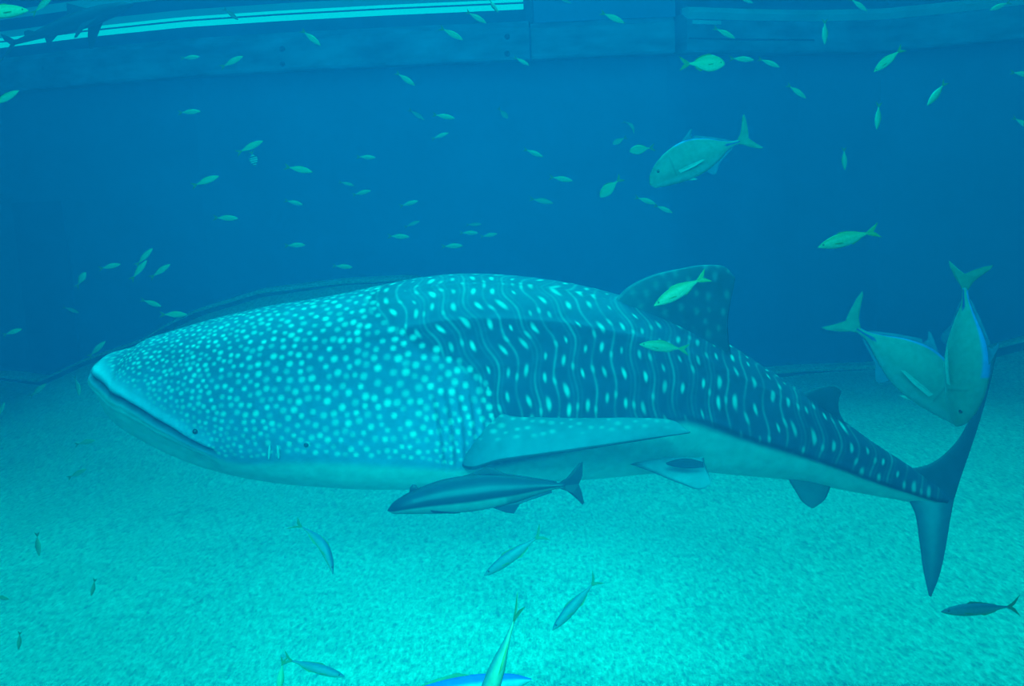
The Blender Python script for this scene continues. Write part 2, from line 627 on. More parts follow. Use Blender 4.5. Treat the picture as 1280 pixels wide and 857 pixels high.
# ---- colours
dark = np.array((0.022, 0.040, 0.075))
midc = np.array((0.13, 0.20, 0.31))
pale = np.array((0.54, 0.60, 0.55))
belly = np.array((0.30, 0.36, 0.35))
C = np.zeros((NS, NA, 3))
gb = interp(PA, [(0, 470), (20, 482), (40, 524), (60, 585), (75, 603), (110, 606)])   # where spots give way to lines
head = 1 - sstep(-12, 14, S - gb)
base_t = 0.10 + 0.60 * head * (1 - 0.55 * np.exp(-((PA - 25) / 26) ** 2)) 
base_t += 0.35 * head * sstep(60, 95, PA) + 0.35 * (1 - sstep(140, 300, S)) * sstep(20, 70, PA)
base_t += 0.22 * (1 - sstep(26, 34, PA)) * sstep(470, 520, S) * (1 - sstep(800, 900, S))
base_t = np.clip(base_t, 0, 1)
C[:] = dark + (midc - dark) * base_t[..., None]
pat = np.zeros((NS, NA))
# vertical pale lines with spots between them on the trunk and tail
hsh = lambda a, b: np.modf(np.abs(np.sin(a * 12.9898 + b * 78.233) * 43758.5453))[0]
slant = S + 0.0 * S - 0.26 * (Lv - 90) + 5 * np.sin(Lv * 0.035 + S * 0.021) + 3 * np.sin(Lv * 0.09 + S * 0.05)
per = 24.5
q = slant / per
ci = np.floor(q)
fr = (q - ci) * per
lw = 1.5
inten = 0.5 + 0.5 * np.sin(Lv * 0.05 + ci * 2.4)
line = np.exp(-((fr - per / 2) / lw) ** 2) * (0.12 + 0.19 * inten)
line2 = np.exp(-((np.minimum(fr, per - fr) - 6.8) / 1.2) ** 2) * 0.07 * (hsh(ci, 1.0) > 0.4)
cj = np.round(q)
dxs = (q - cj) * per
pv = 29.0
ov = hsh(cj, 3.1) * pv
kv = np.floor((Lv + ov) / pv)
jit = (hsh(cj, kv) - 0.5) * 10
dvs = (Lv + ov) - (kv + 0.5) * pv - jit
dxj = dxs + (hsh(cj + 7, kv) - 0.5) * 4
big = 0.65 + 0.75 * hsh(cj + 3, kv + 11)
spot = np.exp(-(((dxj / (2.4 * big)) ** 2 + (dvs / (5.4 * big)) ** 2)) ** 1.8) * (0.55 + 0.45 * hsh(cj + 5, kv + 2))
# small beads riding on the lines
dxb = fr - per / 2
bv = 44.0
kb = np.floor((Lv + hsh(ci, 9.0) * bv) / bv)
db = (Lv + hsh(ci, 9.0) * bv) - (kb + 0.5) * bv
bead = np.exp(-(((dxb / 2.2) ** 2 + (db / 5.0) ** 2)) ** 1.5) * 0.6 * (hsh(ci + 1, kb) > 0.35)
trunk = (1 - head) * (1 - sstep(-5, 5, PA - co)) * (1 - 0.5 * sstep(1100, 1190, S))
pat = np.maximum.reduce([line, line2, spot, bead]) * trunk
# dense spots on the head: thrown on the skin with a spacing that grows away from the snout
cand_s = rng.uniform(118, 640, 150000)
cand_p = rng.uniform(-125, 125, 150000)
ap = np.interp(cand_s, sx, A_px * (1 + rr) / 2)
cl = np.abs(cand_p) * math.pi / 180 * ap
keep_ok = (cand_s < interp(np.abs(cand_p), [(0, 478), (20, 490), (40, 532), (60, 600), (75, 612), (110, 612)])) & (np.abs(cand_p) < interp(cand_s, COUNTER) - 1) & (rng.random(150000) < ap / 130)
cand_s, cand_p, ap = cand_s[keep_ok], cand_p[keep_ok], ap[keep_ok]
cell = {}
SP = []
for s_, p_, a_ in zip(cand_s, cand_p, ap):
    y_ = math.radians(p_) * a_
    # true distance along the snout is longer than the side view shows near the tip
    dmin = 5.7 + 5.0 * float(sstep(150, 440, s_)) - 2.2 * float(sstep(62, 100, abs(p_)))
    ok = True
    key = (int(s_ // 14), int(y_ // 14))
    for i in (-1, 0, 1):
        for j in (-1, 0, 1):
            for (a, b, d) in cell.get((key[0] + i, key[1] + j), ()):
                if (a - s_) ** 2 + (b - y_) ** 2 < ((d + dmin) / 2) ** 2:
                    ok = False
                    break
            if not ok:
                break
        if not ok:
            break
    if ok:
        cell.setdefault(key, []).append((s_, y_, dmin))
        SP.append((s_, p_, dmin))
kd = kdtree.KDTree(len(SP))
for i, (s_, p_, d_) in enumerate(SP):
    a_ = float(np.interp(s_, sx, A_px * (1 + rr) / 2))
    kd.insert((s_, math.radians(p_) * a_, 0), i)
kd.balance()
ii = np.nonzero(sx < 650)[0]
avg = A_px * (1 + rr) / 2
SG = np.where(PH > math.pi, PH - 2 * math.pi, PH)
for i in ii:
    for j in range(NA):
        pa = abs(SG[i, j])
        if pa > 2.2:
            continue
        co_, k_, d_ = kd.find((sx[i], SG[i, j] * avg[i], 0))
        dm_ = SP[k_][2]
        r_ = dm_ * (0.37 + 0.05 * math.sin(k_ * 7.7))
        v = math.exp(-(d_ / r_) ** 4) * (0.66 + 0.26 * math.sin(k_ * 3.3))
        if v > pat[i, j]:
            pat[i, j] = v
# a smooth pale lip without spots along the mouth
lip = (1 - sstep(150, 330, S) * 0.75) * np.exp(-((dm + 12) / 15) ** 2) * mask
tip = 1 - sstep(128, 146, S)
pat *= 1 - np.clip(lip * 1.3 + 0.6 * tip, 0, 1)
C += (np.array((0.28, 0.40, 0.50)) - C) * np.clip(lip * 0.9 + 0.5 * tip * (PA < 100), 0, 1)[..., None]
C += (pale - C) * np.clip(pat, 0, 1)[..., None]
# pale belly below the counter-shading line
bel = sstep(-3, 5, PA - co - 4)
C += (belly - C) * bel[..., None]
C *= (1 - 0.55 * m_ [..., None] * 0)
lineco = np.exp(-((PA - co) * np.radians(1) * px_r / 3.0) ** 2) * sstep(820, 900, S)
C *= (1 - 0.6 * lineco)[..., None]
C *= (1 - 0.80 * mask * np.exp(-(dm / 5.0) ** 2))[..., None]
C *= (1 - 0.35 * gill)[..., None]

V = POS.reshape(-1, 3)
Fc = grid_faces(NS, NA, True)
Fc.append(tuple(range(NA))[::-1])
Fc.append(tuple((NS - 1) * NA + j for j in range(NA)))
root = bpy.data.objects.new('whale_shark', None)
COL.objects.link(root)
root.empty_display_size = 0.3
root.location = at(600, 600, 5.6)
tag(root, 'huge spotted whale shark gliding left above the sand', 'whale shark')


def child(o):
    o.parent = root
    o.matrix_parent_inverse = Matrix.Translation(-root.location)
    return o


body = child(mesh_obj('body', V, Fc, M_SHARK, None, True, C.reshape(-1, 3)))


def fin(name, lead, trail, thick, parent, color, n=90, m=36, roundness=0.6):
    """A solid fin lofted between a leading and a trailing edge, both rows of (px, py, depth) from root to tip."""
    def curve(P, n):
        P = np.asarray(P, float)
        L = np.concatenate([[0], np.cumsum(np.hypot(*(np.diff(P[:, :2], axis=0)).T))])
        L /= L[-1]
        return spline(np.linspace(0, 1, n), np.column_stack([L, P]))
    a, b = curve(lead, n), curve(trail, n)
    V, Cc, UV = [], [], []
    for i in range(n):
        A, B = Vector(at(*a[i])), Vector(at(*b[i]))
        t = i / (n - 1)
        # thickness direction: across the fin
        i2 = min(i + 1, n - 1); i1 = max(i - 1, 0)
        al = (Vector(at(*a[i2])) + Vector(at(*b[i2]))) - (Vector(at(*a[i1])) + Vector(at(*b[i1])))
        nrm = (B - A).cross(al)
        if nrm.length < 1e-9:
            nrm = (CAM - A)
        nrm.normalize()
        if nrm.dot(CAM - A) < 0:
            nrm = -nrm
        th = thick * (1 - 0.85 * t)
        for sgn in (1, -1):
            for j in range(m):
                c = j / (m - 1)
                foil = (math.sqrt(c) * 1.6 * (1 - c) + 0.04 * (1 - abs(2 * c - 1))) * (1 if 0 < j < m - 1 else 0)
                V.append(A.lerp(B, c) + nrm * (sgn * th * foil))
                Cc.append(color(t, c, a[i] * (1 - c) + b[i] * c))
    k = 2 * m
    Fc = []
    for i in range(n - 1):
        for sgn in (0, 1):
            for j in range(m - 1):
                p = i * k + sgn * m + j
                qd = (p, p + 1, p + 1 + k, p + k)
                Fc.append(qd if sgn == 0 else qd[::-1])
    o = mesh_obj(name, V, Fc, M_SHARK, None, True, Cc)
    bm = bmesh.new()
    bm.from_mesh(o.data)
    bmesh.ops.remove_doubles(bm, verts=bm.verts, dist=1e-5)
    bmesh.ops.recalc_face_normals(bm, faces=bm.faces)
    bm.to_mesh(o.data)
    bm.free()
    return child(o)


def scatter_spots(x0, x1, y0, y1, spacing, seed):
    r = random.Random(seed)
    P = []
    for _ in range(6000):
        c = (r.uniform(x0, x1), r.uniform(y0, y1), r.uniform(0.5, 1.2))
        if all((c[0] - a) ** 2 + (c[1] - b) ** 2 > spacing ** 2 for a, b, _s in P):
            P.append(c)
    return np.array(P)


DS = scatter_spots(770, 930, 325, 460, 15, 3)
PS = scatter_spots(590, 870, 505, 552, 11, 5)
darkf = np.array((0.03, 0.055, 0.085))


def dorsal_col(t, c, P):
    d = (DS[:, 0] - P[0]) ** 2 / 9 + (DS[:, 1] - P[1]) ** 2 / 26
    k = d.argmin()
    v = math.exp(-(d[k] / DS[k, 2] ** 2) ** 1.5) * 0.17
    b = darkf + (np.array((0.09, 0.13, 0.17)) - darkf) * math.exp(-(c / 0.22) ** 2) * 0.8 * (1 - t * .7)
    return b + (pale - b) * v


def pect_col(t, c, P):
    d = (PS[:, 0] - P[0]) ** 2 / 12 + (PS[:, 1] - P[1]) ** 2 / 7
    k = d.argmin()
    v = math.exp(-(d[k] / (PS[k, 2] * 1.1) ** 2) ** 1.5) * 0.4 * float(sstep(0.35, 0.6, c)) * (1 - 0.7 * t)
    b = np.array((0.10, 0.145, 0.18)) * (0.8 + 0.2 * (1 - t))
    b = b + (pale - b) * v
    if c < 0.05:
        b = b * 0.25
    return b


def dark_col(t, c, P):
    return darkf * (0.9 + 0.25 * c)


def pale_col(t, c, P):
    return np.array((0.20, 0.27, 0.31)) * (1 - 0.6 * math.exp(-(c / 0.08) ** 2))


fin('dorsal_fin', [(765, 380, 5.45), (782, 361, 5.44), (812, 345, 5.42), (848, 336, 5.40), (884, 331, 5.38), (907, 334, 5.36), (919, 347, 5.35)],
    [(908, 470, 5.48), (914, 446, 5.46), (911, 425, 5.44), (910, 400, 5.42), (913, 378, 5.40), (917, 360, 5.36), (919, 348, 5.35)], 0.055, root, dorsal_col)
pf = fin('pectoral_fin', [(566, 572, 5.40), (584, 586, 5.14), (620, 578, 4.97), (680, 569, 4.88), (760, 557, 4.84), (830, 546, 4.82), (862, 541, 4.81)],
         [(604, 498, 5.20), (628, 516, 5.07), (680, 521, 5.02), (740, 522, 5.0), (800, 522, 4.95), (845, 527, 4.88), (863, 539, 4.81)], 0.05, root, pect_col, 160, 60)
fin('second_dorsal_fin', [(996, 500, 5.58), (1010, 489, 5.57), (1027, 483, 5.56), (1043, 482, 5.55), (1052, 488, 5.54)],
    [(1066, 546, 5.60), (1056, 528, 5.58), (1049, 514, 5.57), (1048, 502, 5.56), (1052, 489, 5.54)], 0.02, root, dark_col, 30, 14)
fin('pelvic_fin', [(770, 574, 5.42), (810, 588, 5.36), (850, 604, 5.30), (876, 611, 5.28), (887, 606, 5.27)],
    [(880, 572, 5.42), (881, 580, 5.38), (884, 588, 5.33), (887, 596, 5.29), (888, 604, 5.27)], 0.03, root, pale_col, 60, 24)
pvf = bpy.data.objects['pelvic_fin']
flap = fin('clasper_patch', [(832, 578, 5.22), (845, 574, 5.215), (862, 573, 5.21), (879, 577, 5.21)],
    [(834, 581, 5.22), (848, 584, 5.215), (863, 585, 5.21), (880, 584, 5.21)], 0.012, root, dark_col, 30, 12)
flap.name = 'pelvic_fin_flap'
flap.parent = pvf
flap.matrix_parent_inverse = Matrix()
fin('anal_fin', [(985, 598, 5.62), (995, 615, 5.61), (1004, 628, 5.60), (1014, 635, 5.60)],
    [(1040, 602, 5.62), (1037, 612, 5.61), (1031, 624, 5.60), (1017, 635, 5.60)], 0.03, root, lambda t, c, P: np.array((0.08, 0.13, 0.15)), 30, 14)
fin('tail_fin', [(1120, 588, 5.64), (1165, 578, 5.63), (1195, 552, 5.62), (1216, 515, 5.60), (1231, 476, 5.58), (1243, 436, 5.56)],
    [(1189, 636, 5.63), (1200, 600, 5.62), (1213, 562, 5.61), (1226, 522, 5.60), (1238, 478, 5.58), (1247, 436, 5.56)], 0.045, root, dark_col)
tlf = bpy.data.objects['tail_fin']
lobe = fin('lower_tail_lobe', [(1128, 612, 5.64), (1143, 640, 5.63), (1149, 675, 5.61), (1154, 712, 5.60), (1161, 744, 5.59)],
    [(1194, 616, 5.63), (1188, 648, 5.62), (1182, 685, 5.61), (1174, 720, 5.60), (1164, 746, 5.59)], 0.04, root,
    lambda t, c, P: np.array((0.05, 0.09, 0.13)) + np.array((0.14, 0.18, 0.19)) * math.exp(-((c - 0.45) / 0.25) ** 2) * (1 - t))
lobe.name = 'tail_fin_lobe'
lobe.parent = tlf
lobe.matrix_parent_inverse = Matrix()


def surf(px, py):
    """The skin point that shows at this pixel."""
    W = POS.reshape(-1, 3) - np.array(CAM)
    z = W @ np.array(FWD)
    X = 640 + F * (W @ np.array(RGT)) / z
    Y = 428.5 - F * (W @ np.array(UPV)) / z
    e = (X - px) ** 2 + (Y - py) ** 2 + 300 * np.maximum(0, z - 5.7)
    return Vector(POS.reshape(-1, 3)[int(e.argmin())])


def ball(name, loc, r, mat, parent_child=True, scale=(1, 1, 1)):
    bm = bmesh.new()
    bmesh.ops.create_uvsphere(bm, u_segments=16, v_segments=10, radius=r)
    bmesh.ops.scale(bm, vec=scale, verts=bm.verts)
    bmesh.ops.translate(bm, vec=loc, verts=bm.verts)
    o = bm_obj(name, bm, mat, None, True)
    return child(o) if parent_child else o


ball('eye', surf(244, 540), 0.014, M_EYE)
ball('spiracle', surf(383, 556), 0.012, M_MOUTH)
M_FLAP = plain_mat('pale_skin_flap', (0.42, 0.48, 0.50), 0.5, 20, 0.1)
for (a, b) in (((337, 558), (336, 572)), ((347, 558), (348, 572))):
    P, Q = surf(*a), surf(*b)
    bm = bmesh.new()
    bmesh.ops.create_uvsphere(bm, u_segments=10, v_segments=8, radius=1)
    v = (Q - P)
    mt = Matrix.Translation((P + Q) / 2 + (CAM - P).normalized() * 0.01) @ v.to_track_quat('Z', 'Y').to_matrix().to_4x4() @ Matrix.Diagonal((0.007, 0.007, v.length * 0.6, 1))
    bmesh.ops.transform(bm, matrix=mt, verts=bm.verts)
    child(bm_obj('skin_flap', bm, M_FLAP, None, True))
bm = bmesh.new()
bmesh.ops.create_uvsphere(bm, u_segments=10, v_segments=8, radius=1)
bmesh.ops.transform(bm, matrix=Matrix.Translation(at(115.5, 473, 5.42)) @ Matrix.Diagonal((0.006, 0.008, 0.022, 1)), verts=bm.verts)
child(bm_obj('barbel', bm, M_FLAP, None, True))


# ------------------------------------------------------------------ fish
# unit fish: snout at x = +0.5, tail tips at x = -0.5, dorsal side +z, flank towards -y and +y
def fish_parts(sp):
    n, m = sp.get('n', 40), sp.get('m', 20)
    xs = np.linspace(0.5, sp.get('ped', -0.30), n)
    xs = 0.5 - (0.5 - sp.get('ped', -0.30)) * np.linspace(0, 1, n) ** 1.35
    up = spline(-xs, [(-x, v) for x, v in sp['up']])[:, 0]
    lo = spline(-xs, [(-x, v) for x, v in sp['lo']])[:, 0]
    wd = spline(-xs, [(-x, v) for x, v in sp['wd']])[:, 0]
    up[0] = lo[0] = (up[0] + lo[0]) / 2
    bend = sp.get('bend', 0.0)

    def B(x, y, z):
        # curve the fish sideways towards the tail
        t = max(0.0, 0.25 - x)
        y2 = y + bend * t * t
        z2 = z + sp.get('arch', 0.0) * (x * x - 0.08)
        return (x, y2, z2)
    V, Cc = [], []
    for i in range(n):
        mid, h = (up[i] + lo[i]) / 2, max((up[i] - lo[i]) / 2, 0.0015)
        for j in range(m):
            a = 2 * math.pi * j / m
            z = mid + h * math.cos(a)
            y = max(wd[i], 0.001) * math.sin(a)
            V.append(B(xs[i], y, z))
            Cc.append(sp['col'](xs[i], math.cos(a), y))
    Fc = grid_faces(n, m, True)
    Fc.append(tuple(range(m)))
    Fc.append(tuple((n - 1) * m + j for j in range(m))[::-1])
    parts = {'body': (V, Fc, Cc)}
    for name, polys, th, col in sp['fins']:
        V, Fc, Cc = [], [], []
        for poly in polys:
            # poly: root front, ..., closed outline; two faces with a rim
            P = np.array(poly, float)
            k = len(P)
            cxy = P.mean(0)
            off = len(V)
            for s in (1, -1):
                for (x, z) in P:
                    q = B(x, s * th * 0.35, z)
                    V.append(q)
                    Cc.append(col)
                q = B(cxy[0], s * th, cxy[1])
                V.append(q)
                Cc.append(col)
            for j in range(k):
                j2 = (j + 1) % k
                Fc.append((off + j, off + j2, off + k))
                Fc.append((off + k + 1 + j2, off + k + 1 + j, off + 2 * k + 1))
                Fc.append((off + j2, off + j, off + k + 1 + j, off + k + 1 + j2))
        parts[name] = (V, Fc, Cc)
    for name, polys, col in sp.get('side', ()):
        # paired fins that stand off both flanks: points are (x, y, z)
        for s in (1, -1):
            V, Fc, Cc = [], [], []
            for poly in polys:
                off = len(V)
                P = [B(x, s * y, z) for x, y, z in poly]
                c = tuple(np.mean(P, 0))
                k = len(P)
                for dz in (0.004, -0.004):
                    V += [(p[0], p[1], p[2] + dz * 0.3) for p in P] + [(c[0], c[1], c[2] + dz)]
                    Cc += [col] * (k + 1)
                for j in range(k):
                    j2 = (j + 1) % k
                    Fc.append((off + j, off + j2, off + k))
                    Fc.append((off + k + 1 + j2, off + k + 1 + j, off + 2 * k + 1))
                    Fc.append((off + j2, off + j, off + k + 1 + j, off + k + 1 + j2))
            parts[name + ('' if s == 1 else '#')] = (V, Fc, Cc)
    if sp.get('eye'):
        ex_, ez_, er_ = sp['eye']
        w = float(np.interp(-ex_, -xs, wd))
        for s in (1, -1):
            bm = bmesh.new()
            bmesh.ops.create_uvsphere(bm, u_segments=10, v_segments=6, radius=er_)
            q = B(ex_, s * w * 0.86, ez_)
            bmesh.ops.scale(bm, vec=(1, 0.5, 1), verts=bm.verts)
            bmesh.ops.translate(bm, vec=q, verts=bm.verts)
            bm.verts.index_update()
            parts['eye' + ('' if s == 1 else '#')] = ([tuple(v.co) for v in bm.verts], [tuple(v.index for v in f.verts) for f in bm.faces], None)
            bm.free()
    return parts


MESH = {}


def place_fish(kind, name, tail, headp, depth, label, cat='fish', group=None, yaw=0.0, tilt=0.0, up=None, parts=None, ddepth=0.0):
    """tail and headp are where the tail tips and the snout show; the fish gets its real length there."""
    if kind not in MESH:
        d = {}
        for pn, (V, Fc, Cc) in fish_parts(SPECIES[kind]).items():
            me = bpy.data.meshes.new(kind + '_' + pn.rstrip('#'))
            me.from_pydata([tuple(v) for v in V], [], Fc)
            if Cc is not None:
                a = me.color_attributes.new('skin', 'FLOAT_COLOR', 'POINT')
                c = np.ones((len(V), 4), dtype=np.float32)
                c[:, :3] = np.array(Cc)
                a.data.foreach_set('color', c.ravel())
            bm = bmesh.new()
            bm.from_mesh(me)
            bmesh.ops.recalc_face_normals(bm, faces=bm.faces)
            bm.to_mesh(me)
            bm.free()
            sm = pn == 'body' or pn.startswith('eye')
            me.polygons.foreach_set('use_smooth', np.full(len(me.polygons), sm))
            me.materials.append(M_EYE if pn.startswith('eye') else M_FISH)
            d[pn] = me
        MESH[kind] = d
    T, Hd = at(tail[0], tail[1], depth + ddepth / 2), at(headp[0], headp[1], depth - ddepth / 2)
    X = (Hd - T)
    L = X.length
    X.normalize()
    view = (CAM - (T + Hd) / 2).normalized()
    if up is None:
        Z = UPV.copy()
    else:
        Z = RGT * up[0] - UPV * up[1]
    Z = (Z - X * Z.dot(X)).normalized()
    Y = Z.cross(X)
    R = Matrix((X, Y, Z)).transposed()
    R = R @ Matrix.Rotation(math.radians(tilt), 3, 'X')
    if yaw:
        ax = R.col[2].copy()
        R = Matrix.Rotation(math.radians(yaw), 3, ax) @ R
        L /= max(0.35, math.cos(math.radians(yaw)))
    e = bpy.data.objects.new(name, MESH[kind]['body'])
    COL.objects.link(e)
    e.matrix_world = Matrix.Translation((T + Hd) / 2) @ R.to_4x4() @ Matrix.Diagonal((L, L, L, 1))
    tag(e, label, cat, group)
    for pn, me in MESH[kind].items():
        if pn == 'body' or (parts is not None and pn.rstrip('#') not in parts):
            continue
        o = bpy.data.objects.new(pn.rstrip('#'), me)
        COL.objects.link(o)
        o.parent = e
    return e


def grad_col(back, side_, bel, lineat=0.35):
    back, side_, bel = map(np.array, (back, side_, bel))

    def f(x, c, y):
        v = side_ + (back - side_) * float(sstep(lineat, lineat + 0.35, c))
        return v + (bel - v) * float(sstep(0.35, 0.85, -c))
    return f


YG, YD, YB = (0.15, 0.20, 0.10), (0.20, 0.26, 0.15), (0.28, 0.33, 0.23)
FINC = (0.09, 0.12, 0.04)
slim = dict(n=26, m=14, ped=-0.30,
            up=[(0.5, 0.0), (0.44, 0.035), (0.3, 0.088), (0.12, 0.112), (-0.08, 0.090), (-0.22, 0.040), (-0.30, 0.018)],
            lo=[(0.5, -0.008), (0.44, -0.035), (0.3, -0.082), (0.12, -0.105), (-0.08, -0.082), (-0.22, -0.035), (-0.30, -0.016)],
            wd=[(0.5, 0.0), (0.4, 0.035), (0.2, 0.055), (0.0, 0.048), (-0.2, 0.02), (-0.30, 0.01)],
            col=grad_col(YG, YD, YB), eye=(0.41, 0.012, 0.016),
            fins=[('tail_fin', [[(-0.28, 0.015), (-0.36, 0.06), (-0.5, 0.12), (-0.42, 0.02), (-0.39, 0.0), (-0.28, 0.0)],
                                [(-0.28, 0.0), (-0.39, 0.0), (-0.42, -0.02), (-0.5, -0.12), (-0.36, -0.06), (-0.28, -0.015)]], 0.006, FINC),
                  ('dorsal_fin', [[(0.2, 0.098), (0.12, 0.132), (0.0, 0.12), (-0.16, 0.07), (-0.18, 0.05), (0.0, 0.08)]], 0.005, FINC),
                  ('anal_fin', [[(0.02, -0.08), (-0.04, -0.105), (-0.16, -0.065), (-0.18, -0.045)]], 0.005, FINC)],
            side=[('pectoral_fin', [[(0.26, 0.050, -0.015), (0.14, 0.075, -0.03), (0.12, 0.072, -0.045), (0.24, 0.050, -0.03)]], FINC)])
deep = dict(slim)
deep['up'] = [(0.5, 0.01), (0.46, 0.07), (0.34, 0.15), (0.16, 0.19), (-0.06, 0.12), (-0.2, 0.04), (-0.28, 0.025)]
deep['lo'] = [(0.5, -0.03), (0.46, -0.07), (0.34, -0.14), (0.16, -0.18), (-0.06, -0.11), (-0.2, -0.035), (-0.28, -0.02)]
deep['ped'] = -0.28
deep['fins'] = [('tail_fin', [[(-0.26, 0.02), (-0.36, 0.09), (-0.5, 0.17), (-0.42, 0.03), (-0.38, 0.0), (-0.26, 0.0)],
                              [(-0.26, 0.0), (-0.38, 0.0), (-0.42, -0.03), (-0.5, -0.15), (-0.36, -0.09), (-0.26, -0.02)]], 0.006, FINC),
                ('dorsal_fin', [[(0.26, 0.165), (0.16, 0.22), (0.0, 0.18), (-0.14, 0.10), (-0.15, 0.07), (0.0, 0.13)]], 0.005, FINC),
                ('anal_fin', [[(0.02, -0.14), (-0.04, -0.17), (-0.14, -0.10), (-0.15, -0.06)]], 0.005, FINC)]
bent = dict(slim)
bent['bend'] = 0.9
arched = dict(slim)
arched['arch'] = -0.9
arched['bend'] = 0.4

STRIP = lambda x, c, y: np.array((0.02, 0.03, 0.05)) if math.sin(x * 46) > 0.35 else np.array((0.22, 0.27, 0.27))
banded = dict(deep)
banded['col'] = STRIP
banded['up'] = [(0.5, 0.02), (0.42, 0.08), (0.3, 0.17), (0.1, 0.25), (-0.1, 0.20), (-0.22, 0.06), (-0.28, 0.04)]
banded['lo'] = [(0.5, -0.02), (0.42, -0.08), (0.3, -0.17), (0.1, -0.25), (-0.1, -0.20), (-0.22, -0.06), (-0.28, -0.04)]

# silver trevally
T_FIN = (0.05, 0.10, 0.18)


def trev_col(x, c, y):
    v = np.array((0.14, 0.17, 0.155)) * (1 - 0.10 * float(sstep(-0.1, 0.25, x)))
    back = np.array((0.09, 0.13, 0.125))
    v = v + (back - v) * float(sstep(0.55, 0.95, c))
    if 0.93 < c and x < 0.2:
        v = np.array((0.04, 0.12, 0.34))
    if x < -0.06 and abs(c - 0.0) < 0.16 + 0.2 * max(0, -0.15 - x):
        v = np.array((0.03, 0.08, 0.35)) * (0.5 + 0.0) if x < -0.20 else v * 1.02
    v = v + (np.array((0.17, 0.21, 0.22)) - v) * float(sstep(0.4, 0.9, -c))
    if abs(x - 0.275) < 0.008 and abs(c) < 0.6:
        v = v * 0.72
    return v


trevally = dict(n=70, m=36, ped=-0.33,
                up=[(0.5, -0.055), (0.49, -0.02), (0.45, 0.035), (0.36, 0.105), (0.24, 0.155), (0.08, 0.175), (-0.06, 0.135), (-0.20, 0.06), (-0.28, 0.025), (-0.33, 0.018)],
                lo=[(0.5, -0.065), (0.48, -0.095), (0.42, -0.115), (0.30, -0.135), (0.16, -0.145), (0.0, -0.125), (-0.14, -0.07), (-0.24, -0.022), (-0.33, -0.014)],
                wd=[(0.5, 0.01), (0.42, 0.045), (0.28, 0.070), (0.08, 0.072), (-0.1, 0.048), (-0.25, 0.018), (-0.33, 0.014)],
                col=trev_col, eye=(0.40, 0.010, 0.016),
                fins=[('tail_fin', [[(-0.31, 0.016), (-0.345, 0.035), (-0.385, 0.10), (-0.43, 0.19), (-0.45, 0.205), (-0.447, 0.15), (-0.43, 0.06), (-0.412, 0.0), (-0.31, 0.0)],
                                    [(-0.31, 0.0), (-0.412, 0.0), (-0.445, -0.05), (-0.5, -0.12), (-0.47, -0.115), (-0.40, -0.075), (-0.345, -0.03), (-0.31, -0.014)]], 0.008, (0.10, 0.14, 0.11)),
                      ('dorsal_fin', [[(0.14, 0.165), (0.09, 0.20), (0.02, 0.245), (0.0, 0.245), (0.03, 0.20), (0.02, 0.155)], [(0.03, 0.160), (0.0, 0.185), (-0.14, 0.115), (-0.26, 0.042), (-0.26, 0.03), (-0.1, 0.10)]], 0.006, T_FIN),
                      ('anal_fin', [[(0.02, -0.125), (-0.02, -0.175), (-0.05, -0.18), (-0.06, -0.13), (-0.16, -0.075), (-0.26, -0.03), (-0.26, -0.02), (-0.10, -0.085)]], 0.006, T_FIN),
                      ('pelvic_fin', [[(0.20, -0.140), (0.15, -0.160), (0.11, -0.165), (0.14, -0.142)]], 0.006, (0.25, 0.3, 0.28))],
                side=[('pectoral_fin', [[(0.25, 0.068, -0.045), (0.18, 0.085, -0.040), (0.04, 0.098, -0.035), (0.02, 0.098, -0.045), (0.12, 0.09, -0.065), (0.24, 0.068, -0.07)]], (0.22, 0.27, 0.26))])

# cobia
CB = np.array((0.005, 0.014, 0.026))


def cobia_col(x, c, y):
    v = CB * 1.0
    if 0.10 < c < 0.42 and x < 0.36:
        v = np.array((0.012, 0.036, 0.048))
    if -0.42 < c <= 0.10:
        v = CB * 0.65
    if c <= -0.42:
        v = np.array((0.07, 0.11, 0.11)) * (1.0 if x > -0.1 else 0.6)
    if c > 0.9:
        v = CB * 0.8
    return v


